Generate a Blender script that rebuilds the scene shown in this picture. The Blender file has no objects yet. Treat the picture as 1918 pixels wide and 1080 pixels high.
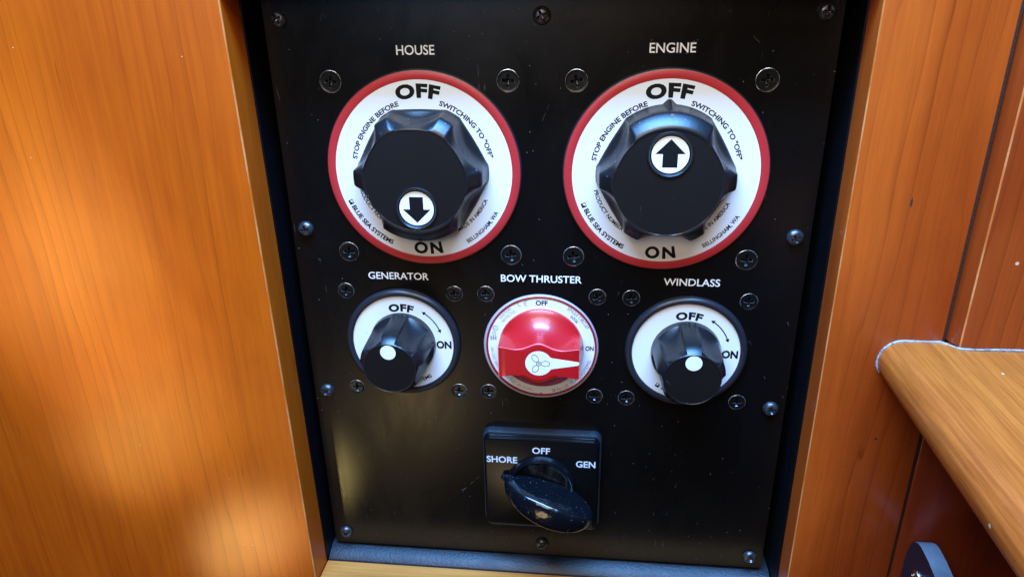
import bpy, bmesh, math, random
from mathutils import Matrix, Vector
random.seed(7)
sc = bpy.context.scene
COL = sc.collection
S = 0.001          # everything below is written in millimetres: x right, y up, z out of the panel

def W3(p): return Vector((p[0]*S, -p[2]*S, p[1]*S))

# ---------------------------------------------------------------- camera
Rm = ((0.99430, -0.02550, 0.10370), (-0.01670, 0.92200, 0.38670), (-0.10550, -0.38620, 0.91640))
Cp = (22.6336, 149.1936, 334.4563)
F_PX = 1349.51
cam_d = bpy.data.cameras.new('camera'); cam = bpy.data.objects.new('camera', cam_d); COL.objects.link(cam)
P2W = Matrix(((1, 0, 0), (0, 0, -1), (0, 1, 0)))
mr = (P2W @ Matrix(Rm)).to_4x4()
mr = mr.to_quaternion().to_matrix().to_4x4(); mr.translation = W3(Cp)
cam.matrix_world = mr
cam_d.sensor_width = 36; cam_d.lens = F_PX/1918*36
cam_d.clip_start = 0.01; cam_d.clip_end = 50
sc.camera = cam

# ---------------------------------------------------------------- light
sc.view_settings.view_transform = 'Standard'; sc.view_settings.look = 'None'
sc.view_settings.gamma = 1.0; sc.view_settings.exposure = 0.0
world = bpy.data.worlds.new('World'); sc.world = world; world.use_nodes = True
bg = world.node_tree.nodes['Background']; bg.inputs[0].default_value = (0.55, 0.42, 0.33, 1); bg.inputs[1].default_value = 0.025

def area(name, pos, target, sx, sy, power, color):
    l = bpy.data.lights.new(name, 'AREA'); l.shape = 'RECTANGLE'; l.size = sx*S; l.size_y = sy*S
    l.energy = power; l.color = color
    o = bpy.data.objects.new(name, l); COL.objects.link(o)
    o.location = W3(pos); o.rotation_euler = (W3(target)-W3(pos)).to_track_quat('-Z', 'Y').to_euler()
    return o
def spot(name, pos, target, deg, power, color, radius=12):
    l = bpy.data.lights.new(name, 'SPOT'); l.spot_size = math.radians(deg); l.spot_blend = 1.0; l.shadow_soft_size = radius*S
    l.energy = power; l.color = color
    o = bpy.data.objects.new(name, l); COL.objects.link(o)
    o.location = W3(pos); o.rotation_euler = (W3(target)-W3(pos)).to_track_quat('-Z', 'Y').to_euler()
    return o
area('hatch_daylight', (-20, 560, 340), (0, 0, 10), 520, 330, 5.0, (0.80, 0.90, 0.96))
area('blue_top_fill', (0, 640, 210), (0, 0, 10), 600, 160, 24.0, (0.10, 0.40, 1.0))  # added deep-blue fill from above, brightens the up-facing black surfaces
area('warm_front_fill', (-60, 330, 620), (0, 0, 0), 300, 200, 1.6, (1.0, 0.74, 0.50))  # added warm fill from the front, lifts the lower parts of the labels
area('cool_front_fill', (-170, 250, 700), (60, -60, 20), 220, 160, 0.5, (0.25, 0.55, 1.0))  # unseen cool lamp, put in to light the bracket below the shelf
area('warm_low_fill', (-215, -375, 510), (-60, -60, 0), 120, 80, 0.20, (1.0, 0.72, 0.36))  # added warm emitter low at left, gives the panel its golden haze
spot('glow_spot', (-520, -60, 520), (-262, 55, 26), 16, 4.4, (1.0, 0.60, 0.14))  # added spots from here on, shaping the warm glow on the left board
spot('glow_spot', (-520, -160, 520), (-235, 5, 26), 15, 6.6, (1.0, 0.62, 0.15))
spot('glow_spot', (-470, -360, 480), (-215, -60, 26), 13, 5.6, (1.0, 0.62, 0.15))
spot('glow_spot', (-300, -380, 300), (-170, -148, 26), 12, 2.6, (1.0, 0.76, 0.26))
spot('glow_spot', (-260, -360, 300), (-148, -138, 26), 9, 1.2, (1.0, 0.76, 0.26))

# ---------------------------------------------------------------- materials
def mk(name):
    m = bpy.data.materials.new(name); m.use_nodes = True
    nt = m.node_tree; b = nt.nodes['Principled BSDF']
    return m, nt, b
def nd(nt, typ, **kw):
    n = nt.nodes.new(typ)
    for k, v in kw.items():
        if k in n.inputs: n.inputs[k].default_value = v
        else: setattr(n, k, v)
    return n
def math_(nt, op, a, b=None, c=None):
    n = nt.nodes.new('ShaderNodeMath'); n.operation = op
    for i, v in enumerate((a, b, c)):
        if v is None: continue
        if hasattr(v, 'is_output'): nt.links.new(v, n.inputs[i])
        else: n.inputs[i].default_value = v
    return n.outputs[0]
def mix(nt, fac, a, b, mode='MIX'):
    n = nt.nodes.new('ShaderNodeMix'); n.data_type = 'RGBA'; n.blend_type = mode
    for sock, v in ((n.inputs[0], fac), (n.inputs[6], a), (n.inputs[7], b)):
        if hasattr(v, 'is_output'): nt.links.new(v, sock)
        elif isinstance(v, (int, float)): sock.default_value = v
        else: sock.default_value = (*v, 1) if len(v) == 3 else v
    return n.outputs[2]
def ramp(nt, src, stops):
    n = nt.nodes.new('ShaderNodeValToRGB'); e = n.color_ramp.elements
    while len(e) < len(stops): e.new(0.5)
    for k, (p, c) in enumerate(stops):
        e[k].position = p; e[k].color = (c, c, c, 1) if isinstance(c, (int, float)) else (*c, 1)
    nt.links.new(src, n.inputs[0]); return n.outputs[0]
def coords(nt, scale=(1, 1, 1), loc=(0, 0, 0), rot=(0, 0, 0)):
    g = nt.nodes.new('ShaderNodeNewGeometry')
    mp = nt.nodes.new('ShaderNodeMapping'); mp.inputs['Scale'].default_value = scale; mp.inputs['Location'].default_value = loc
    mp.inputs['Rotation'].default_value = rot
    nt.links.new(g.outputs['Position'], mp.inputs['Vector']); return mp.outputs[0]
def noise(nt, vec, scale, detail=3, rough=0.5, dist=0.0):
    n = nd(nt, 'ShaderNodeTexNoise'); n.inputs['Scale'].default_value = scale; n.inputs['Detail'].default_value = detail
    n.inputs['Roughness'].default_value = rough; n.inputs['Distortion'].default_value = dist
    nt.links.new(vec, n.inputs['Vector']); return n.outputs['Fac']
def bump(nt, b, h, dist, strength=1.0, coat=False):
    n = nt.nodes.new('ShaderNodeBump'); n.inputs['Distance'].default_value = dist; n.inputs['Strength'].default_value = strength
    nt.links.new(h, n.inputs['Height']); nt.links.new(n.outputs[0], b.inputs['Normal'])
    if coat: nt.links.new(n.outputs[0], b.inputs['Coat Normal'])
def specks(nt, size, density, seed=0.0):
    """little dust grains: 0/1 mask"""
    v = coords(nt, loc=(seed, seed*.7, seed*1.3))
    vo = nd(nt, 'ShaderNodeTexVoronoi'); vo.inputs['Scale'].default_value = 1/size; nt.links.new(v, vo.inputs['Vector'])
    sep = nt.nodes.new('ShaderNodeSeparateColor'); nt.links.new(vo.outputs['Color'], sep.inputs[0])
    pick = math_(nt, 'LESS_THAN', sep.outputs[0], density)
    rad = math_(nt, 'MULTIPLY', sep.outputs[1], 0.16)
    near = math_(nt, 'LESS_THAN', vo.outputs['Distance'], rad)
    return math_(nt, 'MULTIPLY', pick, near)

def plastic(name, col, rough, grain=0.0, gscale=2500, dust=0.0, dsize=0.0016, coat=0.0, var=0.0, dustcol=(0.35, 0.38, 0.42), spec=0.5, scratch=0.0):
    m, nt, b = mk(name)
    c = None
    b.inputs['Roughness'].default_value = rough; b.inputs['Base Color'].default_value = (*col, 1)
    b.inputs['Specular IOR Level'].default_value = spec
    if coat: b.inputs['Coat Weight'].default_value = coat; b.inputs['Coat Roughness'].default_value = 0.08
    v = coords(nt)
    if var:
        n = noise(nt, v, 60, 5, .6)
        f = ramp(nt, n, ((0.35, 0.0), (0.7, 1.0)))
        c = mix(nt, f, col, tuple(x*(1+var)+0.01*var for x in col))
        r = math_(nt, 'MULTIPLY_ADD', n, 0.25, rough-0.12); nt.links.new(r, b.inputs['Roughness'])
    if dust:
        s = specks(nt, dsize, dust)
        c = mix(nt, s, c if c is not None else col, dustcol)
    if scratch:      # hair-fine wipe marks: narrow bands of a warped voronoi edge, only here and there
        vo = nd(nt, 'ShaderNodeTexVoronoi'); vo.feature = 'DISTANCE_TO_EDGE'; vo.inputs['Scale'].default_value = 22
        nt.links.new(coords(nt, (1.6, 1, .5), (.3, .1, .9), (0, .6, 0)), vo.inputs['Vector'])
        ln = math_(nt, 'LESS_THAN', vo.outputs['Distance'], 0.0035)
        keep = ramp(nt, noise(nt, v, 90, 2, .6), ((0.60, 0.0), (0.70, 1.0)))
        c = mix(nt, math_(nt, 'MULTIPLY', math_(nt, 'MULTIPLY', ln, keep), scratch), c if c is not None else col, (0.22, 0.23, 0.25))
        sm = ramp(nt, noise(nt, coords(nt, (1, 1, .6)), 26, 5, .65, .8), ((0.35, 0.0), (0.7, 1.0)))
        nt.links.new(math_(nt, 'MULTIPLY_ADD', sm, 0.10, rough-.04), b.inputs['Roughness'])
    if c is not None: nt.links.new(c, b.inputs['Base Color'])
    if grain:
        bump(nt, b, noise(nt, v, gscale, 2, .6), grain)
    return m

def wood(name, light, dark, grain='y', off=(0, 0, 0), rough=0.4, coat=0.4, crough=0.22, line=0.45, band=1.0, lines_mm=9.0, fibre=0.5, fs=1.0):
    """varnished cherry: growth lines, broad figure, fine fibres along one direction (panel axes)"""
    m, nt, b = mk(name)
    st = {'y': (1, 1, 0.07), 'z': (1, 0.06, 1), 'x': (0.06, 1, 1)}[grain]
    v = coords(nt, st, off)
    vw = coords(nt, tuple(s if s == 1 else s*2.2 for s in st), off)
    # broad figure
    n1 = noise(nt, v, 28*band, 3, .55, .4)
    n0 = noise(nt, coords(nt, tuple(s if s == 1 else .35 for s in st), off), 9, 2, .5)
    # growth rings: thin dark lines, warped by low noise
    sep = nt.nodes.new('ShaderNodeSeparateXYZ'); nt.links.new(coords(nt, (1, 1, 1), off), sep.inputs[0])
    ax = sep.outputs[0] if grain in 'yz' else sep.outputs[2]
    oth = sep.outputs[1] if grain in 'xy' else sep.outputs[2]
    warp = noise(nt, coords(nt, tuple(s if s == 1 else .16 for s in st), off), 14, 3, .45)
    warp2 = noise(nt, coords(nt, tuple(s if s == 1 else .05 for s in st), off), 55, 3, .6)
    t = math_(nt, 'ADD', math_(nt, 'ADD', math_(nt, 'ADD', math_(nt, 'MULTIPLY', ax, 1000/lines_mm), math_(nt, 'MULTIPLY', oth, 300/lines_mm)), math_(nt, 'MULTIPLY', warp, 6.5)), math_(nt, 'MULTIPLY', warp2, 2.2))
    fr = math_(nt, 'FRACT', t)
    ln = ramp(nt, fr, ((0.0, 0.0), (0.5, 0.05), (0.88, 0.30), (0.96, 1.0), (1.0, 0.0)))
    # which lines are strong
    lm = ramp(nt, noise(nt, v, 45, 2, .5), ((0.35, 0.15), (0.65, 1.0)))
    ln = math_(nt, 'MULTIPLY', ln, lm)
    fib = noise(nt, coords(nt, tuple(s if s == 1 else .035 for s in st), off), 900, 4, .65)
    fib2 = noise(nt, coords(nt, tuple(s if s == 1 else .03 for s in st), off), 260*fs, 3, .6)
    f = ramp(nt, n1, ((0.32, 0.0), (0.68, 1.0)))
    f = math_(nt, 'ADD', math_(nt, 'MULTIPLY', f, 0.45), math_(nt, 'MULTIPLY', ramp(nt, n0, ((0.35, 0.0), (0.65, 1.0))), 0.35))
    c = mix(nt, f, light, dark)
    bl = ramp(nt, noise(nt, coords(nt, tuple(s if s == 1 else .45 for s in st), off), 16, 4, .6, .3), ((0.42, 0.0), (0.70, 1.0)))
    c = mix(nt, math_(nt, 'MULTIPLY', bl, 0.55), c, (dark[0]*.85, dark[1]*.68, dark[2]*.6))
    mid = tuple(d*0.55 for d in dark)
    c = mix(nt, math_(nt, 'MULTIPLY', ln, line), c, mid)
    c = mix(nt, math_(nt, 'MULTIPLY', ramp(nt, fib, ((0.42, 0.0), (0.75, 1.0))), fibre), c, tuple(d*0.7 for d in dark))
    c = mix(nt, math_(nt, 'MULTIPLY', ramp(nt, fib2, ((0.45, 0.0), (0.8, 1.0))), fibre*.8), c, tuple(min(1, l*1.35) for l in light))
    # short dark pores and pale nicks
    por = noise(nt, coords(nt, tuple(s if s == 1 else .045 for s in st), off), 520, 1, .5)
    c = mix(nt, math_(nt, 'MULTIPLY', ramp(nt, por, ((0.76, 0.0), (0.80, 1.0))), 0.35), c, tuple(d*.3 for d in dark))
    c = mix(nt, math_(nt, 'MULTIPLY', specks(nt, 0.006, 0.10, 3.1), .7), c, (0.75, 0.6, 0.45))
    nt.links.new(c, b.inputs['Base Color'])
    b.inputs['Roughness'].default_value = rough
    b.inputs['Specular IOR Level'].default_value = .3
    b.inputs['Coat Weight'].default_value = coat
    cr = math_(nt, 'MULTIPLY_ADD', noise(nt, coords(nt), 40, 4, .6), 0.2, crough-0.1); nt.links.new(cr, b.inputs['Coat Roughness'])
    bump(nt, b, math_(nt, 'ADD', fib, math_(nt, 'MULTIPLY', ln, -.5)), 0.00003, 1.0, coat=True)
    return m

M = {}
M['panel'] = plastic('panel_black', (0.0030, 0.0027, 0.0028), 0.28, 0.000004, 900, dust=0.05, dsize=0.0014, spec=0.35, dustcol=(0.16, 0.17, 0.19), scratch=.3)
M['lining'] = plastic('lining_black', (0.0020, 0.0024, 0.004), 0.45, 0.00012, 350, dust=0.08, dsize=0.0014, spec=0.25, dustcol=(0.12, 0.14, 0.17))
M['knob'] = plastic('knob_textured_black', (0.006, 0.0065, 0.008), 0.34, 0.00005, 2600, dust=0.14, dsize=0.0012, spec=0.6, dustcol=(0.3, 0.34, 0.4))
M['knobface'] = plastic('knob_face_black', (0.0060, 0.0042, 0.0038), 0.62, 0.00006, 3200, dust=0.45, dsize=0.0010, spec=0.2, dustcol=(0.12, 0.105, 0.10), scratch=.25)
M['ring'] = plastic('ring_black_plastic', (0.016, 0.017, 0.024), 0.36, 0.00001, 2000, dust=0.02)
M['gloss'] = plastic('gloss_black', (0.0030, 0.0036, 0.005), 0.17, 0.00001, 400, dust=0.14, dsize=0.0011, dustcol=(0.18, 0.22, 0.28))
M['grip'] = plastic('grip_black', (0.0028, 0.004, 0.0065), 0.17, 0.0005, 130, dust=0.55, dsize=0.0011, spec=.7, dustcol=(0.22, 0.28, 0.36))
M['plate'] = plastic('plate_black', (0.0026, 0.0026, 0.0030), 0.26, 0.000006, 1500, dust=0.04, dsize=0.0012, spec=0.35, dustcol=(0.15, 0.16, 0.18))
M['dusty'] = plastic('dusty_black', (0.0015, 0.0045, 0.011), 0.50, 0.00022, 700, dust=0.35, dsize=0.0013, var=.35, dustcol=(0.05, 0.09, 0.15))
M['housing'] = plastic('housing_dusty_black', (0.007, 0.012, 0.020), 0.46, 0.00010, 1100, dust=0.5, dsize=0.0011, var=.5, dustcol=(0.2, 0.26, 0.34))
M['bracket_top'] = plastic('bracket_top_dust_skylight', (0.16, 0.22, 0.29), 0.55, 0.00025, 800, dust=.4, dsize=.0011, var=.5, dustcol=(.3,.36,.42))  # dust, with blue sky light on the top put into the base colour
M['white'] = plastic('label_white', (0.80, 0.82, 0.83), 0.38, dust=0.012, dustcol=(0.3, 0.32, 0.33))
M['whitedot'] = plastic('badge_white', (0.86, 0.86, 0.84), 0.45)
M['red'] = plastic('label_red', (0.46, 0.026, 0.030), 0.4)
M['redknob'] = plastic('knob_red', (0.50, 0.008, 0.012), 0.33, 0.00001, 1500, dust=0.02, coat=0.4)
M['redglint'] = plastic('knob_red_edge_glint', (0.80, 0.16, 0.17), 0.4)  # pale pink paints the highlight along the knob's crest
M['redrim'] = plastic('rim_dark_red', (0.30, 0.014, 0.018), 0.35)
M['clear'] = plastic('body_pale_lilac', (0.42, 0.38, 0.45), 0.30)
M['ink'] = plastic('print_black', (0.004, 0.004, 0.005), 0.6, spec=.2)
M['inkgrey'] = plastic('print_grey', (0.30, 0.30, 0.34), 0.5)
M['inkdk'] = plastic('print_dark_grey', (0.10, 0.12, 0.13), 0.5)
M['inkwhite'] = plastic('engraved_white', (0.95, 0.95, 0.95), 0.5, var=0.02)
M['inkblue'] = plastic('engraved_pale', (0.70, 0.76, 0.84), 0.5)
M['screw'] = plastic('screw_black_oxide', (0.0045, 0.0045, 0.005), 0.30, 0.00003, 900)
M['screw'].node_tree.nodes['Principled BSDF'].inputs['Metallic'].default_value = 0.0
m, nt, b = mk('worn_rim'); b.inputs['Metallic'].default_value = 0.8; b.inputs['Roughness'].default_value = 0.3
f = ramp(nt, noise(nt, coords(nt), 420, 3, .6), ((0.36, 0.0), (0.56, 1.0)))
nt.links.new(mix(nt, f, (0.10, 0.10, 0.11), (0.66, 0.68, 0.72)), b.inputs['Base Color']); M['worn'] = m
m, nt, b = mk('screw_steel'); b.inputs['Metallic'].default_value = 1; b.inputs['Roughness'].default_value = 0.22; b.inputs['Base Color'].default_value = (0.6, 0.6, 0.62, 1); M['steel'] = m
m, nt, b = mk('screw_blued'); b.inputs['Metallic'].default_value = .75; b.inputs['Roughness'].default_value = 0.30
f = ramp(nt, noise(nt, coords(nt), 700, 3, .6), ((0.4, 0.0), (0.6, 1.0)))
nt.links.new(mix(nt, f, (0.05, 0.055, 0.065), (0.11, 0.12, 0.14)), b.inputs['Base Color']); M['blued'] = m
m, nt, b = mk('sealant'); b.inputs['Roughness'].default_value = .6
f = ramp(nt, noise(nt, coords(nt), 600, 4, .7), ((0.36, 0.0), (0.5, 1.0)))
nt.links.new(mix(nt, f, (0.12, 0.10, 0.10), (0.33, 0.36, 0.40)), b.inputs['Base Color']); bump(nt, b, noise(nt, coords(nt), 900, 3), 0.0003); M['sealant'] = m
M['crack'] = plastic('seam_grime', (0.02, 0.014, 0.010), 0.8, 0.0003, 900)
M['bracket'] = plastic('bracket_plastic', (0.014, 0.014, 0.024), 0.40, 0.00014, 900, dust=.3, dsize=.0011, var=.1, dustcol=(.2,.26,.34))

M['wood_left'] = wood('cherry_left', (0.62, 0.122, 0.003), (0.36, 0.048, 0.002), 'y', (3.1, .4, 1.7), line=.6, lines_mm=7, coat=.12, crough=.35, fibre=.25)
M['wood_post'] = wood('cherry_post', (0.52, 0.098, 0.009), (0.25, 0.031, 0.003), 'y', (1.3, .2, .7), line=.7, lines_mm=7.5, coat=.5, crough=.25, fibre=.2)
m, nt, b = mk('cherry_edge_wear_glint'); b.inputs['Roughness'].default_value = .35  # worn edges; on the door the same tone paints its crease highlight
f = ramp(nt, noise(nt, coords(nt, (1, 1, .25)), 160, 4, .65), ((0.38, 0.0), (0.66, 1.0)))
nt.links.new(mix(nt, f, (0.50, 0.12, 0.016), (0.62, 0.28, 0.095)), b.inputs['Base Color']); M['wood_edge'] = m
M['wood_door'] = wood('cherry_door', (0.36, 0.062, 0.007), (0.20, 0.024, 0.003), 'y', (5.3, .6, 2.2), line=.7, lines_mm=9, coat=.6, crough=.15, fibre=.25)
M['wood_low'] = wood('cherry_low', (0.26, 0.032, 0.004), (0.15, 0.014, 0.002), 'y', (8.3, .1, 3.9), line=.2, coat=.5, crough=.25, fibre=.3)
M['wood_shelf'] = wood('teak_shelf', (0.56, 0.150, 0.021), (0.32, 0.066, 0.007), 'z', (2.2, 7.1, .3), line=.5, lines_mm=2.0, coat=.45, crough=.28, fibre=.6, band=2, fs=2.2)
M['wood_sill'] = wood('cherry_sill', (0.66, 0.28, 0.060), (0.48, 0.16, 0.028), 'x', (.3, 1.1, .9), line=.3, coat=.4, crough=.3, fibre=.5)

# ---------------------------------------------------------------- mesh helpers
class MB:
    def __init__(s): s.v = []; s.f = []; s.m = []
    def add(s, v, f, mi=0):
        o = len(s.v); s.v += [tuple(p) for p in v]; s.f += [tuple(i+o for i in q) for q in f]
        s.m += [mi]*len(f) if isinstance(mi, int) else list(mi)
        return s
    def build(s, name, mats, parent=None, sharp=35, smooth=True):
        me = bpy.data.meshes.new(name)
        me.from_pydata([W3(p) for p in s.v], [], s.f)
        for mt in (mats if isinstance(mats, (list, tuple)) else [mats]): me.materials.append(mt)
        me.polygons.foreach_set('material_index', s.m); me.update()
        if smooth:
            me.polygons.foreach_set('use_smooth', [True]*len(me.polygons)); me.set_sharp_from_angle(angle=math.radians(sharp))
        o = bpy.data.objects.new(name, me); COL.objects.link(o)
        if parent is not None: o.parent = parent
        return o

def tag(o, label=None, cat=None, group=None, kind=None):
    if label: o['label'] = label
    if cat: o['category'] = cat
    if group: o['group'] = group
    if kind: o['kind'] = kind
    return o
def thing(name, label, cat, pos=(0, 0, 0), rot=0, group=None):
    o = bpy.data.objects.new(name, None); o.empty_display_size = .01; COL.objects.link(o)
    o.location = W3(pos); o.rotation_euler = (0, -math.radians(rot), 0)
    return tag(o, label, cat, group)

def polar(rings, n=96, cap_in=False, cap_out=False, center=(0, 0), mi=None, a0=0.0):
    """rings: list of (radius or function(angle), z or function(angle)); quads between successive rings"""
    V = []; F = []; MI = []
    for r, z in rings:
        for k in range(n):
            a = a0+2*math.pi*k/n
            rr = r(a) if callable(r) else r; zz = z(a) if callable(z) else z
            V.append((center[0]+rr*math.cos(a), center[1]+rr*math.sin(a), zz))
    for i in range(len(rings)-1):
        for k in range(n):
            k2 = (k+1) % n
            F.append((i*n+k, (i+1)*n+k, (i+1)*n+k2, i*n+k2)); MI.append(mi[i] if mi else 0)
    if cap_in:
        F.append(tuple(range(n))); MI.append(mi[0] if mi else 0)
    if cap_out:
        F.append(tuple(reversed(range((len(rings)-1)*n, len(rings)*n)))); MI.append(mi[-1] if mi else 0)
    return V, F, MI

def prism(poly, axis, a, b, shear=0.0):
    """poly: 2-D points; axis 'y': (x,z) swept in y; axis 'z': (x,y) swept in z; axis 'x': (z,y) swept in x"""
    n = len(poly); V = []
    for t in (a, b):
        for p in poly:
            if axis == 'y': V.append((p[0]+shear*t, t, p[1]))
            elif axis == 'z': V.append((p[0], p[1], t))
            else: V.append((t, p[1], p[0]))
    F = [(k, (k+1) % n, n+(k+1) % n, n+k) for k in range(n)] + [tuple(reversed(range(n))), tuple(range(n, 2*n))]
    bm = bmesh.new(); vs = [bm.verts.new(p) for p in V]
    for q in F: bm.faces.new([vs[i] for i in q])
    # orientation judged in world handedness
    bmesh.ops.recalc_face_normals(bm, faces=bm.faces[:])
    bm.verts.index_update(); F = [tuple(v.index for v in q.verts) for q in bm.faces]; bm.free()
    return V, F
def up2(V):
    a = sum(V[k][0]*V[(k+1) % len(V)][1]-V[(k+1) % len(V)][0]*V[k][1] for k in range(len(V)))
    return [tuple(range(len(V)))] if a > 0 else [tuple(reversed(range(len(V))))]
def arc(cx, cy, r, a0, a1, n):
    return [(cx+r*math.cos(math.radians(a0+(a1-a0)*k/n)), cy+r*math.sin(math.radians(a0+(a1-a0)*k/n))) for k in range(n+1)]
def rrect(w, h, r, n=6, cx=0, cy=0):
    return (arc(cx+w-r, cy+h-r, r, 0, 90, n)+arc(cx-w+r, cy+h-r, r, 90, 180, n)+arc(cx-w+r, cy-h+r, r, 180, 270, n)+arc(cx+w-r, cy-h+r, r, 270, 360, n))
def box(x0, x1, y0, y1, z0, z1): return prism([(x0, y0), (x1, y0), (x1, y1), (x0, y1)], 'z', z0, z1)
def loft(sections):
    n = len(sections[0]); V = [p for s in sections for p in s]; F = []
    for i in range(len(sections)-1):
        for k in range(n):
            k2 = (k+1) % n; F.append((i*n+k, (i+1)*n+k, (i+1)*n+k2, i*n+k2))
    F.append(tuple(range(n))); F.append(tuple(reversed(range((len(sections)-1)*n, len(sections)*n))))
    return V, F

_tc = {}
def glyphs(s, bold=0.0, space=1.0):
    key = (s, bold, space)
    if key in _tc: return _tc[key]
    c = bpy.data.curves.new('text', 'FONT'); c.body = s; c.size = 1; c.offset = bold; c.space_character = space
    c.resolution_u = 4
    o = bpy.data.objects.new('text', c); COL.objects.link(o)
    dg = bpy.context.evaluated_depsgraph_get(); me = bpy.data.meshes.new_from_object(o.evaluated_get(dg))
    v = [(p.co.x, p.co.y) for p in me.vertices]; f = [tuple(q.vertices) for q in me.polygons]
    bpy.data.objects.remove(o); bpy.data.curves.remove(c); bpy.data.meshes.remove(me)
    x0 = min(p[0] for p in v); x1 = max(p[0] for p in v)
    _tc[key] = ([((p[0]-x0)/(x1-x0), p[1]/0.73) for p in v], f); return _tc[key]
def up(v, f):
    """make every face look along +z"""
    out = []
    for q in f:
        a = 0
        for k in range(len(q)):
            p, r = v[q[k]], v[q[(k+1) % len(q)]]; a += p[0]*r[1]-r[0]*p[1]
        out.append(tuple(reversed(q)) if a < 0 else q)
    return out
def text_line(s, x0, x1, y0, cap, z, bold=.012, slant=0):
    v, f = glyphs(s, bold); V = [(x0+p[0]*(x1-x0)+slant*p[1]*cap, y0+p[1]*cap, z) for p in v]; return V, up(V, f)
def text_arc(s, a0, a1, r, cap, z, bold=.012, inward=False, space=1.0):
    """clockwise from a0 to a1 with tops outward, or counter-clockwise with tops inward (r = baseline radius)"""
    v, f = glyphs(s, bold, space); V = []
    for x, y in v:
        a = math.radians(a0+(a1-a0)*x); rr = r-y*cap if inward else r+y*cap
        V.append((rr*math.cos(a), rr*math.sin(a), z))
    return V, up(V, f)
def letter(parent, geo, mat, label=None):
    o = MB().add(*geo).build('lettering', mat, parent, smooth=False)
    if label: o['label'] = label
    return o
def disc(r, z, n=96, cx=0, cy=0):
    V = [(cx+r*math.cos(2*math.pi*k/n), cy+r*math.sin(2*math.pi*k/n), z) for k in range(n)]
    return V, [tuple(range(n))]

# ---------------------------------------------------------------- screws
def cross_r(size, arm):
    def f(a):
        c, s = abs(math.cos(a)), abs(math.sin(a)); big, small = max(c, s), min(c, s)
        r_arm = size/big                      # end of an arm
        if small > 1e-6: r_side = arm*size/small
        else: r_side = 9
        return max(min(r_arm, r_side), arm*size*1.35)
    return f
def screw_mesh(name, R0, kind):
    n = 64; cr = cross_r(R0*0.56, 0.26)
    sc_ = lambda k: (lambda a: cr(a)*k)
    if kind == 'flat':
        rings = [(R0*0.96, -1.2), (R0*0.985, -.15), (R0*0.985, .12), (R0*0.95, 0.2), (R0*0.90, 0.10), (R0*0.72, 0.10), (cr, 0.06), (sc_(.96), -0.1), (sc_(.62), -1.7), (0.15, -2.3)]
        mi = [0, 2, 2, 0, 0, 0, 2, 0, 0]
    else:
        h = R0*0.62
        rings = [(R0*1.0, -0.05), (R0*1.0, h*.18), (R0*.95, h*.48), (R0*.84, h*.74), (R0*.70, h*.90), (lambda a: max(R0*.58, cr(a)*1.03), h*.99), (cr, h), (sc_(.95), h-.2), (sc_(.6), h-1.5), (0.12, h-1.9)]
        mi = [0, 0, 0, 0, 0, 0, 2, 0, 0]
    V, F, MI = polar(rings, n, cap_out=True, mi=mi)
    return V, F, MI
_sm = {}
def screw(parent, x, y, z, R0, kind, rot=0, name='screw', mats=None):
    key = (R0, kind, name)
    if key not in _sm:
        V, F, MI = screw_mesh(name, R0, kind)
        o = MB().add(V, F, MI).build(name, mats or [M['screw'], M['screw'], M['worn']], parent, sharp=28)
        _sm[key] = o.data
    else:
        o = bpy.data.objects.new(name, _sm[key]); COL.objects.link(o); o.parent = parent
    o.location = W3((x, y, z)); o.rotation_euler = (0, -math.radians(rot), 0)
    return o

# ================================================================ the surroundings
# dark ply behind everything
V, F = box(-520, 520, -420, 320, -34, -28)
tag(MB().add(V, F).build('wall', M['crack'], smooth=False), kind='structure')

XL, XR = -131.75, 132.15
# left cabinet side: big varnished board with softly broken inner edge
p = [(XL, 8.5), (XL, 25.3)] + arc(XL-.7, 25.3, .7, 0, 90, 4)[1:] + [(-520, 26), (-520, 8.5)]
V, F = prism(p, 'y', -300, 300, -.007)
tag(MB().add(V, F, [1 if 2 <= k <= 4 else 0 for k in range(len(F))]).build('wood_panel', [M['wood_left'], M['wood_edge']], sharp=50),
    'wide orange varnished cherry board filling the left side, beside the black recess', 'wood panel')
# right post
p = [(182.0, 12.5), (182.0, 26.4), (181.3, 27.0)] + arc(XR+.8, 26.2, .8, 90, 180, 4) + [(XR, 12.5)]
V, F = prism(p, 'y', -300, 300, -.0027)
o = MB().add(V, F, [1 if 4 <= k <= 5 else 0 for k in range(len(F))]).build('door_post', [M['wood_post'], M['wood_edge']], sharp=50)
V = [(156.6, 65.5, 27.03), (157.1, 63.0, 27.03), (156.7, 60.5, 27.03), (156.1, 62.0, 27.03), (156.2, 64.0, 27.03)]
MB().add(V, up2(V)).build('nick', M['crack'], o, smooth=False)
V = [(162.2+.75*math.cos(k*.5236), -53.9+.75*math.sin(k*.5236), 27.03) for k in range(12)]
MB().add(V, [tuple(range(12))]).build('nail_hole', M['crack'], o, smooth=False)
tag(o, 'upright cherry post with dark growth lines, right of the black recess', 'wood post')
# sill and head of the recess
p = [(8.2, -170.9), (26, -170.9), (26, -300), (8.2, -300)]
tag(MB().add(*prism(p, 'x', -129.9, 131.9)).build('wood_sill', M['wood_sill'], sharp=50),
    'pale bright wooden ledge under the black recess at the bottom edge', 'wood sill')
p = [(8.2, 149), (26, 149), (26, 300), (8.2, 300)]
tag(MB().add(*prism(p, 'x', -133.2, 131.2)).build('head_rail', M['wood_sill'], sharp=50),
    'wooden rail closing the top of the recess, just above the picture', 'wood rail')
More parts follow.
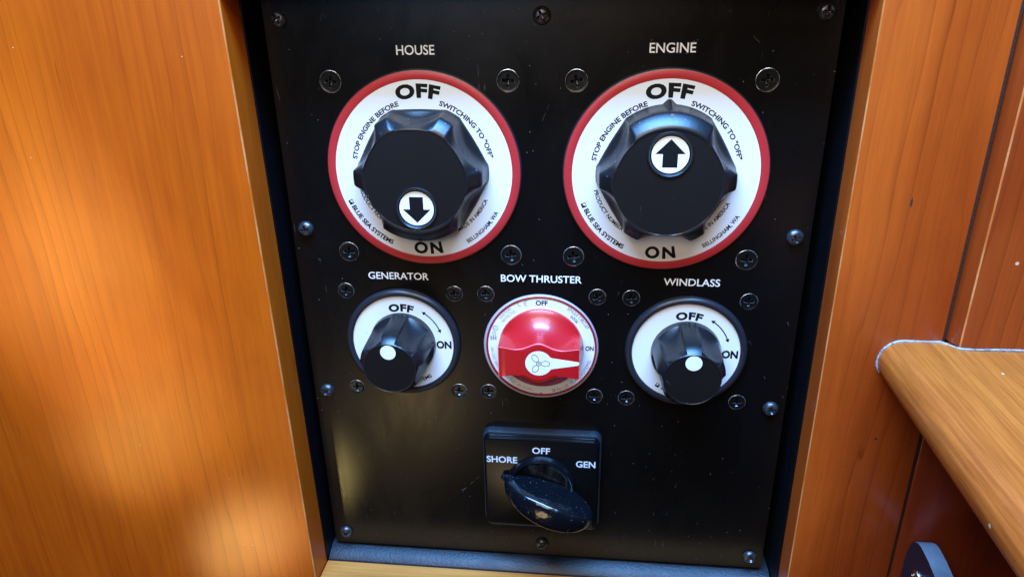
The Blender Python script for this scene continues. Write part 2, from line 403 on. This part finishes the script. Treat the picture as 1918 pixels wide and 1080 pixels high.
# black recess lining, four strips
t = thing('recess_lining', 'black painted lining around the switch panel, dusty blue along its bottom', 'recess lining', (0, -165, 0))
def lin(V, F): 
    return [(v[0], v[1]+165, v[2]) for v in V], F
def jag(p0, p1, n, amp):
    return [(p0[0]+(p1[0]-p0[0])*k/n, p0[1]+(p1[1]-p0[1])*k/n+random.uniform(-amp, amp)) for k in range(n+1)]
MB().add(*lin(*prism([(-131.0, -28), (-131.0, 8.2), (-138, 8.2), (-138, -28)], 'y', -300, 300, -.007))).build('side_strip', M['lining'], t)
MB().add(*lin(*prism([(131.4, -28), (138, -28), (138, 12.2), (131.4, 12.2)], 'y', -300, 300, -.0027))).build('side_strip', M['lining'], t)
# bottom strip: dusty, ragged back edge
bx = MB(); bx.add(*lin(*prism([(-28, -300), (-28, -165.4), (0, -165.4), (7.6, -169.6), (8.1, -170.4), (8.1, -300)], 'x', -129.4, 131.2)))
bx.build('bottom_strip', M['dusty'], t)
MB().add(*lin(*prism([(-28, 149.2), (8.1, 149.2), (8.1, 300), (-28, 300)], 'x', -131.5, 130.9))).build('top_strip', M['lining'], t)

# dark grime seam between post and door, lower board and door
p = [(182.1, 10), (183.6, 10), (183.6, 25.2), (182.1, 25.2)]
tag(MB().add(*prism(p, 'y', -300, 300, -.0027)).build('seam_strip', M['crack']), 'dark grimy seam running down the right edge of the post', 'seam')
p = [(183.9, 12), (183.9, 26.2), (184.15, 27.4), (184.7, 29.0), (186.3, 32.3), (186.75, 33.0), (187.3, 33.25), (192, 33.5), (520, 33.5), (520, 12)]
V, F = prism(p, 'y', -0.6, 300)
tag(MB().add(V, F, [1 if k == 4 else 0 for k in range(len(F))]).build('wood_door', [M['wood_door'], M['wood_edge']], sharp=60),  # pale strip paints a highlight along the crease
    'glossy dark red wooden door with rounded edge above the shelf at far right', 'door')
p = [(184.0, 10), (184.0, 25.7), (184.6, 26.2), (520, 26.2), (520, 10)]
tag(MB().add(*prism(p, 'y', -300, -22)).build('lower_board', M['wood_low'], sharp=50),
    'dark red wooden board under the shelf at lower right, behind the bracket', 'wood panel')

# shelf with bullnose end
t = thing('shelf', 'honey coloured grained wooden shelf with rounded end jutting out at right', 'shelf', (300, -11.5, 26))
prof = arc(165.7, -11.5, 10, 90, 270, 20) + [(520, -21.5), (520, -1.5)]
nz = 2
V, F = prism(prof, 'z', 26.6, 230)
MB().add([(v[0]-300-.03*(v[2]-26), v[1]+11.5, v[2]-26) for v in V], F).build('board', M['wood_shelf'], t, sharp=60)
# sealant bead along the back of the shelf
path = arc(165.7, -11.5, 10.25, 215, 90, 26)+[(172, -1.25), (181, -1.2)]
V = []; F = []
pts = [(x, y, 27.2) for x, y in path] + [(183.5, -1.5, 29.5), (187, -1.2, 33.6), (195, -1.0, 34.0), (205, -1.0, 33.4), (240, -1.0, 33.2), (300, -1.0, 33.2)]
dense = []
for i in range(len(pts)-1):
    a, b_ = Vector(pts[i]), Vector(pts[i+1]); k = max(1, int((b_-a).length/0.8))
    dense += [a.lerp(b_, j/k) for j in range(k)]
dense.append(Vector(pts[-1]))
for i, q in enumerate(dense):
    tg = (dense[min(i+1, len(dense)-1)]-dense[max(i-1, 0)]).normalized()
    sd = tg.cross(Vector((0, 0, 1))).normalized(); upv = sd.cross(tg).normalized()
    r = .62+.14*math.sin(i*.35+2*math.sin(i*.13))+random.uniform(-.05, .05)
    for k in range(6):
        a = k*math.pi/3; w = q+sd*math.cos(a)*r*.8+upv*math.sin(a)*r
        V.append((w.x-300, w.y+11.5, w.z-26))
for i in range(len(dense)-1):
    for k in range(6):
        k2 = (k+1) % 6; F.append((i*6+k, i*6+k2, (i+1)*6+k2, (i+1)*6+k))
MB().add(V, F).build('sealant_bead', M['sealant'], t)

# bracket under the shelf
t = thing('bracket', 'small black plastic catch with a steel screw on the lower right board', 'bracket', (189, -125, 26))
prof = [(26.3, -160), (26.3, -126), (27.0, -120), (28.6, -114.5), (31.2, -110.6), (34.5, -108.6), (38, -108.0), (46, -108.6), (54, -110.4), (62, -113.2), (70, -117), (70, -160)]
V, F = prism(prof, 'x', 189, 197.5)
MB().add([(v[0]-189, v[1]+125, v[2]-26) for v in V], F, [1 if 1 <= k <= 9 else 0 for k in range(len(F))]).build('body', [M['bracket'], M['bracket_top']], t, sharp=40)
V, F, MI = screw_mesh('x', 3.9, 'pan')
V = [(-v[2]*.7, v[1], v[0]) for v in V]
o = MB().add(V, [tuple(reversed(q)) for q in F], MI).build('screw', [M['steel'], M['steel'], M['steel']], t, sharp=30)
o.location = W3((-.05, 0.6, 15.0))

# ================================================================ the switch panel
PX, PY0, PY1 = 126.5, -163.0, 146.0
t = thing('control_panel', 'flat black instrument panel carrying six switches, white names above them', 'control panel', (0, PY0, 0))
yo = -PY0
def holed(outer, holes, z):
    c = bpy.data.curves.new('sheet', 'CURVE'); c.dimensions = '2D'; c.fill_mode = 'BOTH'
    for pts_ in [outer]+holes:
        sp = c.splines.new('POLY'); sp.points.add(len(pts_)-1); sp.use_cyclic_u = True
        for k, q in enumerate(pts_): sp.points[k].co = (q[0], q[1], 0, 1)
    o = bpy.data.objects.new('sheet', c); COL.objects.link(o)
    me = bpy.data.meshes.new_from_object(o.evaluated_get(bpy.context.evaluated_depsgraph_get()))
    V = [(p.co.x, p.co.y, z) for p in me.vertices]; F = up(V, [tuple(q.vertices) for q in me.polygons])
    bpy.data.objects.remove(o); bpy.data.curves.remove(c); bpy.data.meshes.remove(me)
    return V, F
HOLES = []
for (sx, sy, r_) in [(cx+a*41.45, cy+b*41.8, 5.35) for cx, cy in ((-56.8, 67.9), (57.0, 67.8)) for a in (-1, 1) for b in (-1, 1)] + \
        [(cx+dx, cy+dy, 4.55) for cx, cy in ((-73.6, -24.2), (73.3, -24.2)) for dx, dy in ((-28.6, 28.7), (28.6, 28.5), (-28.6, -28.9), (28.6, -28.8))] + \
        [(-.4+dx, -24+dy, 4.55) for dx, dy in ((-28.3, 28.7), (28.3, 28.6), (-28.4, -28.6), (28.3, -28.8))]:
    HOLES.append([(sx+r_*math.cos(2*math.pi*k/40), sy+yo+r_*math.sin(2*math.pi*k/40)) for k in range(40)])
outer = rrect(PX, (PY1-PY0)/2, 2, 4, 0, (PY1+PY0)/2+yo)
g = MB().add(*holed(outer, HOLES, 0.0))
n = len(outer); g.add([(q[0], q[1], 0) for q in outer]+[(q[0], q[1], -3) for q in outer], [(k, n+k, n+(k+1) % n, (k+1) % n) for k in range(n)])
for h in HOLES:
    n = len(h); g.add([(q[0], q[1], 0) for q in h]+[(q[0], q[1], -3) for q in h], [(k, (k+1) % n, n+(k+1) % n, n+k) for k in range(n)])
    g.add([(q[0], q[1], -2.9) for q in h], [tuple(range(n))])
g.build('plate', M['panel'], t, smooth=False)
for (s, x0, x1, yb, cap) in (('HOUSE', -66, -48.4, 121.3, 4.3), ('ENGINE', 47, 66.9, 121.3, 4.3), ('GENERATOR', -89.4, -57.9, 11.6, 3.9), ('BOW THRUSTER', -20.75, 19.8, 11.8, 3.9), ('WINDLASS', 60.1, 87.2, 11.9, 3.9)):
    letter(t, text_line(s, x0, x1, yb+yo, cap, .06, .010), M['inkwhite'], 'white word %s on the panel' % s)
rows = [(137.17, (-119.3, 0, 119.3)), (37.93, (-119.3, 119.3)), (-55.91, (-119.3, 119.3)), (-154.97, (-119.3, 0, 119.3))]
for y, xs in rows:
    for x in xs:
        screw(t, x, y+yo, 0, 4.0, 'pan', random.uniform(-40, 40), mats=[M['blued'], M['blued'], M['blued']], name='panel_screw')

# ---------------------------------------------------------------- printed bits
def logo(cx, cy, a, s, z):
    """tiny square emblem with a wave notch"""
    q = [(-1, -1), (1, -1), (1, 1), (-1, 1)]; g = MB()
    def T(x, y): 
        x *= s; y *= s; return (cx+x*math.cos(a)-y*math.sin(a), cy+x*math.sin(a)+y*math.cos(a), z)
    g.add([T(-1, -1), T(1, -1), T(1, -.75), T(-1, -.75)], [(0, 1, 2, 3)])
    g.add([T(-1, -.75), T(-.72, -.75), T(-.72, 1), T(-1, 1)], [(0, 1, 2, 3)])
    g.add([T(.72, -.75), T(1, -.75), T(1, 1), T(.72, 1)], [(0, 1, 2, 3)])
    g.add([T(-.72, .75), T(.72, .75), T(.72, 1), T(-.72, 1)], [(0, 1, 2, 3)])
    g.add([T(-.72, -.2), T(-.72, -.75), T(.72, -.75), T(.72, .5), T(.2, .35), T(0, -.3)], [(0, 1, 2, 3, 4, 5)])
    return g
def pr_ang(r, adeg): a = math.radians(adeg); return r*math.cos(a), r*math.sin(a)
def big_arrow(r, z, cy=0):
    k = r/8.2
    P = [(0, 6.9), (-6.6, .4), (-3.3, .4), (-3.3, -5.6), (3.3, -5.6), (3.3, .4), (6.6, .4)]
    V = [(x*k, y*k+cy, z) for x, y in P]
    return V, [(0, 1, 2, 5, 6), (2, 3, 4, 5)]

# ---------------------------------------------------------------- big battery switch
def big_knob_r(lobe, depth, centers, hw, ex=.8):
    def f(a):
        d = math.degrees(a) % 360; m_ = 0
        for c in centers:
            x = abs((d-c+180) % 360-180)/hw
            if x < 1: m_ = max(m_, (1-x*x)**ex)
        return lobe-depth*m_
    return f
def battery_switch(x, y, knob_deg, label, on_words):
    t = thing('battery_switch', label, 'switch', (x, y, 0), 0, 'two large battery switches')
    base = MB(); base.add(*polar([(47.5, -.05), (47.4, .6), (47.05, 1.15), (46.7, 1.3), (46.6, 1.2)], 160))
    base.build('base_ring', M['ring'], t)
    red = MB(); red.add(*polar([(46.75, .9), (46.7, 1.5), (46.2, 1.75), (43.2, 1.75), (42.85, 1.62), (42.8, 1.4)], 160))
    red.build('red_ring', M['red'], t)
    lab = MB().add(*disc(42.9, 1.5, 160)).build('label_disc', M['white'], t, smooth=False)
    z = 1.57
    letter(lab, text_arc('OFF', 106.3, 74.8, 35.0, 6.0, z, .055, space=1.12), M['ink'], 'large black word OFF')
    letter(lab, text_arc('ON', -100.4, -79.2, 41.2, 5.8, z, .045, True, 1.25), M['ink'], 'large black word ON')
    letter(lab, text_arc('STOP ENGINE BEFORE', 169.3, 106.8, 32.4, 2.3, z, .028), M['ink'])
    letter(lab, text_arc('SWITCHING TO "OFF"', 73.2, 12.0, 32.6, 2.3, z, .028), M['ink'])
    letter(lab, text_arc('BLUE SEA SYSTEMS', -154.6, -116.0, 40.9, 2.3, z, .032, True), M['ink'])
    letter(lab, text_arc('BELLINGHAM, WA', -60, -28.8, 40.9, 2.1, z, .02, True), M['ink'])
    letter(lab, text_arc('MADE IN AMERICA', -61.5, -23.6, 33.6, 2.0, z, .02, True), M['ink'])
    letter(lab, text_arc('PRODUCT NUMBER 3000', -166, -113, 33.4, 2.0, z, .02, True), M['ink'])
    lx, ly = pr_ang(40.0, -157.6)
    o = logo(lx, ly, math.radians(-157.6+90), 1.15, z).build('emblem', M['ink'], lab, smooth=False)
    # knob, drawn pointing to 12 o'clock
    cs = (30, 150, 210, 330, 270); hw = 23.0
    K = lambda r, d: big_knob_r(r, d, cs, hw)
    rings = [(K(31.9, 2.3), 1.4), (K(31.8, 2.5), 2.2), (K(31.5, 3.1), 3.0), (K(31.2, 4.4), 4.2), (K(31.0, 5.6), 6.2), (K(30.8, 5.7), 9), (K(30.6, 6.2), 12.4), (K(30.3, 5.9), 14.6), (K(29.7, 5.4), 15.6), (K(28.0, 4.2), 17.3), (K(26.0, 2.3), 19.2), (K(25.0, 1.3), 19.9), (K(24.2, .7), 20.0), (23.4, 19.8), (23.2, 19.75)]
    kn = thing_child('knob', t, knob_deg)
    V, F, MI = polar(rings, 288)
    g = MB().add(V, F, MI)
    body = g.build('knob', M['knob'], t, sharp=32); body.rotation_euler = (0, -math.radians(knob_deg), 0)
    # face disc with a round window for the badge: built with a hole so the recess is real
    Rf, rb, cb = 23.2, 10.2, 12.9
    n = 96; Vf = []; Ff = []
    for k in range(n):
        a = 2*math.pi*k/n; Vf.append((Rf*math.cos(a), Rf*math.sin(a), 19.75))
    for k in range(n):
        a = 2*math.pi*k/n; Vf.append((rb*math.cos(a), cb+rb*math.sin(a), 19.75))
    for k in range(n): k2 = (k+1) % n; Ff.append((k, k2, n+k2, n+k))
    for rr, zz in ((9.9, 20.3), (9.3, 20.35), (8.9, 19.9), (8.5, 18.9)):
        for k in range(n):
            a = 2*math.pi*k/n; Vf.append((rr*math.cos(a), cb+rr*math.sin(a), zz))
    for i in range(1, 5):
        for k in range(n): k2 = (k+1) % n; Ff.append((i*n+k, i*n+k2, (i+1)*n+k2, (i+1)*n+k))
    Ff.append(tuple(range(5*n, 6*n)))
    Ff = up(Vf, Ff[:-1])+up(Vf, Ff[-1:])
    mi = [0]*n+[1]*(4*n+1)
    MB().add(Vf, Ff, mi).build('face_plate', [M['knobface'], M['knob']], body, sharp=30)
    V, F = disc(8.1, 19.3, 64, 0, cb)
    b_ = MB().add(V, F).build('badge', M['whitedot'], body, smooth=False)
    ar = MB().add(*big_arrow(8.1, 19.36, cb)); ar.f = up(ar.v, ar.f)
    ar.build('arrow_mark', M['ink'], body, smooth=False)
    # pointer: rib on the shoulder and a triangular nib on the skirt
    nib = MB(); P = [(-6.4, 28.6), (6.4, 28.6), (.7, 34.0), (-.7, 34.0)]
    lo = [(a, b2, 1.5) for a, b2 in P]; hi = [(a*.16 if b2 < 30 else a*.7, 33.2 if b2 > 30 else 27.4, 5.5 if b2 > 30 else 16.2) for a, b2 in P]
    nib.add(*loft([lo, [(a*.8, b2-.2, 3.0) for a, b2 in P], hi]))
    fix(nib); nib.build('pointer', M['knob'], body, sharp=20)
    rib = MB().add(*box(-.75, .75, 23.4, 29.9, 13.0, 18.2)); rib.v = [(a, b2, c if c < 14 else (19.6 if b2 < 25 else 16.2)) for a, b2, c in rib.v]
    fix(rib); rib.build('pointer_rib', M['knob'], body, sharp=20)
    for sx in (-41.45, 41.45):
        for sy in (-41.8, 41.8):
            screw(t, sx, sy, 0, 5.2, 'flat', random.uniform(-12, 14))
    bpy.data.objects.remove(kn)
    return t
def thing_child(name, parent, deg):
    return bpy.data.objects.new(name, None)
def fix(mb):
    bm = bmesh.new(); vs = [bm.verts.new(p) for p in mb.v]
    for q in mb.f:
        try: bm.faces.new([vs[i] for i in q])
        except ValueError: pass
    bmesh.ops.recalc_face_normals(bm, faces=bm.faces[:]); bm.verts.index_update()
    mb.f = [tuple(v.index for v in q.verts) for q in bm.faces]; mb.m = [0]*len(mb.f); bm.free()
    return mb

battery_switch(-56.8, 67.9, 180, 'large white and red rotary switch under HOUSE, its arrow pointing down to ON', 0)
battery_switch(57.0, 67.8, 0, 'large white and red rotary switch under ENGINE, its arrow pointing up to OFF', 0)

# ---------------------------------------------------------------- small switches
def arrow_arc(r, a0, a1, z, w=.28):
    g = MB(); n = 20; d0 = 5.2
    A = [a0+(a1-a0)*k/n for k in range(n+1)]
    V = []; s0, s1 = a0-d0*.8, a1+d0*.8
    for k in range(n+1):
        a = math.radians(s0+(s1-s0)*k/n)
        V += [((r-w)*math.cos(a), (r-w)*math.sin(a), z), ((r+w)*math.cos(a), (r+w)*math.sin(a), z)]
    g.add(V, up(V, [(2*k, 2*k+1, 2*k+3, 2*k+2) for k in range(n)]))
    for tip, bk in ((a0, a0-d0), (a1, a1+d0)):
        tr = [pr_ang(r, tip), pr_ang(r-1.05, bk), pr_ang(r+1.05, bk)]
        V = [(x_, y_, z) for x_, y_ in tr]; g.add(V, up(V, [(0, 1, 2)]))
    return g
def small_switch(x, y, label, knob_deg, jitter):
    t = thing('rotary_switch', label, 'switch', (x, y, 0), 0, 'two small rotary switches with tall black knobs')
    rings = [(30.6, -.05), (30.6, 1.2), (30.1, 2.3), (29.2, 2.9), (28.2, 2.95), (27.4, 2.5), (27.0, 1.9), (26.9, 1.4)]
    MB().add(*polar(rings, 140)).build('base_ring', M['ring'], t)
    lab = MB().add(*disc(27.1, 1.6, 120)).build('label_disc', M['white'], t, smooth=False)
    z = 1.67
    letter(lab, text_arc('OFF', 107.5, 71.0, 18.7, 4.0, z, .05, space=1.12), M['ink'], 'black word OFF')
    letter(lab, text_line('ON', 17.9, 26.0, -2.2, 4.2, z, .045), M['ink'], 'black word ON')
    letter(lab, text_arc('BLUE SEA SYSTEMS', -117.5, -53.5, 24.3, 2.1, z, .02, True), M['ink'])
    lx, ly = pr_ang(23.4, -123.5)
    logo(lx, ly, math.radians(-33.5), 1.1, z).build('emblem', M['ink'], lab, smooth=False)
    arrow_arc(21.6, 59.0, 17.6, z).build('turning_arrow', M['ink'], lab, smooth=False)
    cs = tuple((54+72*k) % 360 for k in range(5)); hw = 22.5
    K = lambda r, d: big_knob_r(r, d, cs, hw, .45)
    rings = [(17.6, 1.5), (17.4, 4.0), (17.3, 5.0), (K(17.1, 1.0), 6.0), (K(17.0, 2.6), 8.2), (K(16.8, 3.7), 12), (K(16.6, 4.2), 17), (K(16.4, 4.2), 21.5), (K(16.2, 3.9), 24.8), (K(16.0, 3.0), 25.9), (K(15.0, 1.35), 27.4), (K(13.8, .2), 29.3), (13.3, 29.75), (13.1, 29.75), (12.9, 29.6)]
    body = MB().add(*polar(rings, 240)).build('knob', M['knob'], t, sharp=30)
    body.rotation_euler = (0, -math.radians(knob_deg), 0)
    MB().add(*disc(12.95, 29.6, 96)).build('face_plate', M['knobface'], body, smooth=False)
    MB().add(*disc(3.9, 29.67, 48, 0, 9.0)).build('index_dot', M['whitedot'], body, smooth=False)
    for k, (sx, sy) in enumerate(((-28.6, 28.7), (28.6, 28.5), (-28.6, -28.9), (28.6, -28.8))):
        screw(t, sx, sy, 0, 4.4, 'flat', jitter[k])
    return t
small_switch(-73.6, -24.2, 'small round switch under GENERATOR, tall black knob with white dot', 0, (-6, 8, 3, -4))
small_switch(73.3, -24.2, 'small round switch under WINDLASS, tall black knob with white dot', 0, (4, -3, 7, 2))

# ---------------------------------------------------------------- red bow thruster switch
t = thing('red_switch', 'red knob switch under BOW THRUSTER with white propeller pointer turned to ON', 'switch', (-.4, -24, 0))
MB().add(*polar([(30.0, -.05), (29.9, .5), (29.5, 1.2), (28.9, 1.5), (28.4, 1.45)], 140, center=(-.3, -.75))).build('base_ring', M['clear'], t)
MB().add(*polar([(28.8, 1.5), (28.7, 2.0), (28.4, 2.15), (27.9, 2.0), (27.6, 1.6)], 140)).build('red_rim', M['redrim'], t)
lab = MB().add(*disc(27.8, 1.7, 120)).build('label_disc', M['white'], t, smooth=False); z = 1.77
letter(lab, text_line('OFF', -2.7, 3.4, 24.0, 2.6, z, .03), M['ink'], 'black word OFF')
letter(lab, text_line('ON', 22.9, 27.2, -.9, 2.6, z, .03), M['ink'], 'black word ON')
letter(lab, text_arc('SINGLE CIRCUIT', 59.5, 25.5, 25.6, 1.9, z, .0), M['inkdk'])
letter(lab, text_arc('6006', 50.5, 38.5, 23.0, 1.9, z, .0), M['inkdk'])
letter(lab, text_arc('IGNITION', 142.5, 125.5, 25.8, 1.6, z, -.005), M['inkgrey'])
letter(lab, text_arc('PROTECTED', 144.5, 123.2, 23.5, 1.6, z, -.005), M['inkgrey'])
letter(lab, text_arc('300A CONT  500A INT', -178.6, -147, 26.4, 1.5, z, -.01, True), M['inkgrey'])
letter(lab, text_arc('900A 30 SEC  48V DC MAX.', -139.5, -99.3, 26.4, 1.5, z, -.01, True), M['inkgrey'])
letter(lab, text_arc('BLUE SEA SYSTEMS', -71, -14.8, 27.0, 1.9, z, -.005, True), M['inkgrey'])
lx, ly = pr_ang(26.0, -75.0); logo(lx, ly, math.radians(15), .9, z).build('emblem', M['inkgrey'], lab, smooth=False)
g = MB()
def arc_strip(cx, cy, r, a0, a1, w, z, n=18):
    V = []
    for k in range(n+1):
        a = math.radians(a0+(a1-a0)*k/n)
        V += [(cx+(r-w)*math.cos(a), cy+(r-w)*math.sin(a), z), (cx+(r+w)*math.cos(a), cy+(r+w)*math.sin(a), z)]
    return V, up(V, [(2*k, 2*k+1, 2*k+3, 2*k+2) for k in range(n)])
g.add(*arc_strip(-10.6, 24.6, 1.25, 70, 290, .17, z)); g.add(*arc_strip(-7.4, 24.9, 1.25, 70, 290, .17, z))
V = [(-8.6, 24.75, z), (-7.3, 24.75, z), (-7.3, 25.05, z), (-8.6, 25.05, z)]; g.add(V, up(V, [(0, 1, 2, 3)]))
g.build('approval_mark', M['inkgrey'], lab, smooth=False)
g = MB(); g.add(*arc_strip(-23.6, 10.4, 1.3, 0, 360, .15, z, 24)); g.add(*arc_strip(-24.3, 7.4, .9, 0, 360, .15, z, 20))
g.add(*text_line('UL', -24.6, -22.7, 9.7, 1.4, z, -.01))
for k in range(3):
    V = [(-26.4+k*1.25, 3.6, z), (-25.7+k*1.25, 3.6, z), (-25.7+k*1.25, 6.0, z), (-26.4+k*1.25, 6.0, z)]; g.add(V, up(V, [(0, 1, 2, 3)]))
V = [(-26.4, 4.6, z+.01), (-23.2, 4.6, z+.01), (-23.2, 5.0, z+.01), (-26.4, 5.0, z+.01)]; g.add(V, up(V, [(0, 1, 2, 3)]))
g.build('approval_mark', M['inkgrey'], lab, smooth=False)
V = [pr_ang(27.9, -91.6)+(z+.35,), pr_ang(27.9, -88.4)+(z+.35,), pr_ang(26.6, -90)+(z,)]; MB().add(V, up(V, [(0, 1, 2)])).build('index_notch', M['redrim'], lab, smooth=False)
# knob: round skirt, raised bar across it with a fluted top and bottom
ZF = 19.0; RB = 22.0; NB = 240
def bar_h(x):
    e = min(1, abs(x)/20.0)
    return 7.2+3.7*math.exp(-(x/6.6)**2)+1.3*max(0, e-.62)/.38
def r_face(a):
    c, s = math.cos(a), math.sin(a)
    lo_, hi_ = 0, 30
    for _ in range(26):
        mid_ = (lo_+hi_)/2; x_, y_ = mid_*c, mid_*s
        if abs(x_) < 20.3 and abs(y_) < bar_h(x_): lo_ = mid_
        else: hi_ = mid_
    return lo_
RF = [r_face(2*math.pi*k/NB) for k in range(NB)]
rings = []
def rf(a): return RF[int(round(a/(2*math.pi)*NB)) % NB]
prof = [(0, 1.6), (0.0, 3.6), (.06, 4.3), (.18, 5.0), (.36, 6.4), (.54, 8.3), (.70, 10.6), (.83, 13.2), (.92, 15.7), (.975, 17.8), (1.0, 18.75)]
rings = [((lambda a, s_=s_: RB+(rf(a)-RB)*s_), z_) for s_, z_ in prof]
rings += [((lambda a: rf(a)-.35), ZF), ((lambda a: rf(a)*.8), ZF+.05), ((lambda a: rf(a)*.4), ZF+.08), (.1, ZF+.08)]
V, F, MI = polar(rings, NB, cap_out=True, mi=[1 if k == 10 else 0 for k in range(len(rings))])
kb = MB().add(V, F, MI).build('knob', [M['redknob'], M['redglint']], t, sharp=42)
zf = ZF+.16
Q = arc(0, 0, 6.7, 31, 329, 40)
out = [(19.9, .45), (19.4, .9), (7.2, 2.9), (6.1, 3.15)] + Q + [(6.1, -3.15), (7.2, -2.9), (19.4, -.9), (19.9, -.45)]
V = [(x_, y_, zf) for x_, y_ in out]+[(x_*1.01, y_*1.03, ZF-.1) for x_, y_ in out]; n = len(out)
F = [tuple(range(n))]+[(k, (k+1) % n, n+(k+1) % n, n+k) for k in range(n)]
g = MB().add(V, F); fix(g); pt = g.build('pointer_inlay', M['whitedot'], kb, sharp=40); pt.rotation_euler = (0, math.radians(-1.5), 0)
g = MB(); zp = zf+.05
def ell_ring(cx, cy, a, b_, rot, w):
    V = []; n_ = 36; cr_, sr_ = math.cos(rot), math.sin(rot)
    for k in range(n_):
        q = 2*math.pi*k/n_
        for ww in (-w, w):
            x_, y_ = (a+ww)*math.cos(q), (b_+ww)*math.sin(q); V.append((cx+x_*cr_-y_*sr_, cy+x_*sr_+y_*cr_, zp))
    F = [(2*k, 2*k+1, (2*k+3) % (2*n_), (2*k+2) % (2*n_)) for k in range(n_)]
    return V, up(V, F)
for k in (0, 1, 2):
    a = math.radians(0+120*k); g.add(*ell_ring(3.35*math.cos(a), 3.35*math.sin(a), 2.15, 1.45, a, .13))
g.add(*ell_ring(0, 0, 1.15, 1.15, 0, .12)); g.add(*ell_ring(0, 0, .45, .45, 0, .12))
g.build('propeller_mark', M['ink'], pt, smooth=False)
for (sx, sy, r_) in ((-28.3, 28.7, 4), (28.3, 28.6, 35), (-28.4, -28.6, 6), (28.3, -28.8, 2)):
    screw(t, sx, sy, 0, 4.4, 'flat', r_)

# ---------------------------------------------------------------- shore / generator selector
t = thing('selector_switch', 'glossy black square selector switch marked SHORE, OFF and GEN at the bottom', 'switch', (0, -106, 0))
def plate(w, h, r, z0, z1, bev, cy, top=0):
    secs = []
    for (d, z_) in ((0, z0), (0, z1-bev), (bev*.3, z1-bev*.3), (bev, z1)):
        secs.append([(x_, y_, z_) for x_, y_ in rrect(w-d, h-d, max(r-d, .3), 6, 0, cy)])
    return secs
g = MB(); g.add(*loft(plate(32.6, 30.6, 4.0, -.1, 5.0, .8, .6))); fix(g); g.build('housing', M['housing'], t, sharp=30)
g = MB(); g.add(*loft(plate(31.6, 29.9, 3.6, 5.0, 7.2, .7, .6))); fix(g); g.build('bezel', M['gloss'], t, sharp=30)
g = MB(); g.add(*loft(plate(31.0, 29.4, 3.4, 7.0, 9.0, .7, .4))); fix(g); pl = g.build('front_plate', M['plate'], t, sharp=30)
z = 9.06
letter(pl, text_line('SHORE', -29.9, -13.0, 14.2, 4.1, z, .02), M['inkblue'], 'pale word SHORE')
letter(pl, text_line('OFF', -4.8, 4.9, 21.1, 4.0, z, .02), M['inkblue'], 'pale word OFF')
letter(pl, text_line('GEN', 19.0, 29.5, 13.6, 4.1, z, .02), M['inkblue'], 'pale word GEN')
# dial: raised rim with hollow inside
rings = [(19.3, 8.9), (19.2, 10.6), (18.6, 12.0), (17.4, 12.6), (16.3, 12.2), (15.5, 11.0), (14.8, 9.9), (13.0, 9.5), (.2, 9.4)]
g = MB().add(*polar(rings, 120, cap_out=True)); kb = g.build('dial', M['gloss'], t, sharp=40); 
# grip: a blade standing on the dial, its outline from the side given as (s, z)
low = 10.0
side = [(-20.2, 10.5), (-20.4, 13.5), (-19.8, 17.5), (-18.0, 22.0), (-14.2, 26.6), (-9, 30.2), (-2, 33.0), (6, 34.8), (14, 35.0), (21, 33.6), (25.5, 31.2), (28.4, 28.2), (29.8, 24.6), (29.3, 20.4), (27.0, 16.6), (23.2, 13.6), (19.4, 11.6), (17.0, 10.2)]
cs_, cz_ = 3.0, 19.0
def blade():
    """closed side outline shrunk towards its middle as the width grows: a lens with a soft edge"""
    n = len(side); fine = []
    for k in range(n):       # Catmull-Rom refinement
        p0, p1, p2, p3 = side[k-1], side[k], side[(k+1) % n], side[(k+2) % n]
        if k == n-1: fine += [(p1[0]+(p2[0]-p1[0])*j/12, p1[1]+(p2[1]-p1[1])*j/12) for j in range(12)]; continue
        for j in range(4):
            u = j/4; fine.append(tuple(.5*((2*b)+(-a+c)*u+(2*a-5*b+4*c-d)*u*u+(-a+3*b-3*c+d)*u**3) for a, b, c, d in zip(p0, p1, p2, p3)))
    secs = []
    for d, wn in ((.0, 0), (.10, 1), (.35, 2)): pass
    lv = [(-1.0, .905), (-.985, .93), (-.90, .962), (-.70, .988), (-.36, .998), (0, 1.0), (.36, .998), (.70, .988), (.90, .962), (.985, .93), (1.0, .905)]
    out_ = []
    for wv, k in lv:
        sec = []
        for s_, z_ in fine:
            s2 = cs_+(s_-cs_)*k; z2 = low-.5+(z_-low+.5)*k
            e = max(0.0, 1-((s2-5.2)/26.2)**2)
            hwid = 2.2+5.0*e**.8
            hwid *= .72+.28*min(1, max(0, (z2-9)/18))
            sec.append((s2, wv*hwid, z2))
        out_.append(sec)
    return out_
g = MB().add(*loft(blade())); fix(g)
a = math.radians(-17); g.v = [(x_*math.cos(a)-y_*math.sin(a), x_*math.sin(a)+y_*math.cos(a), z_) for x_, y_, z_ in g.v]
g.build('grip', M['grip'], kb, sharp=50)
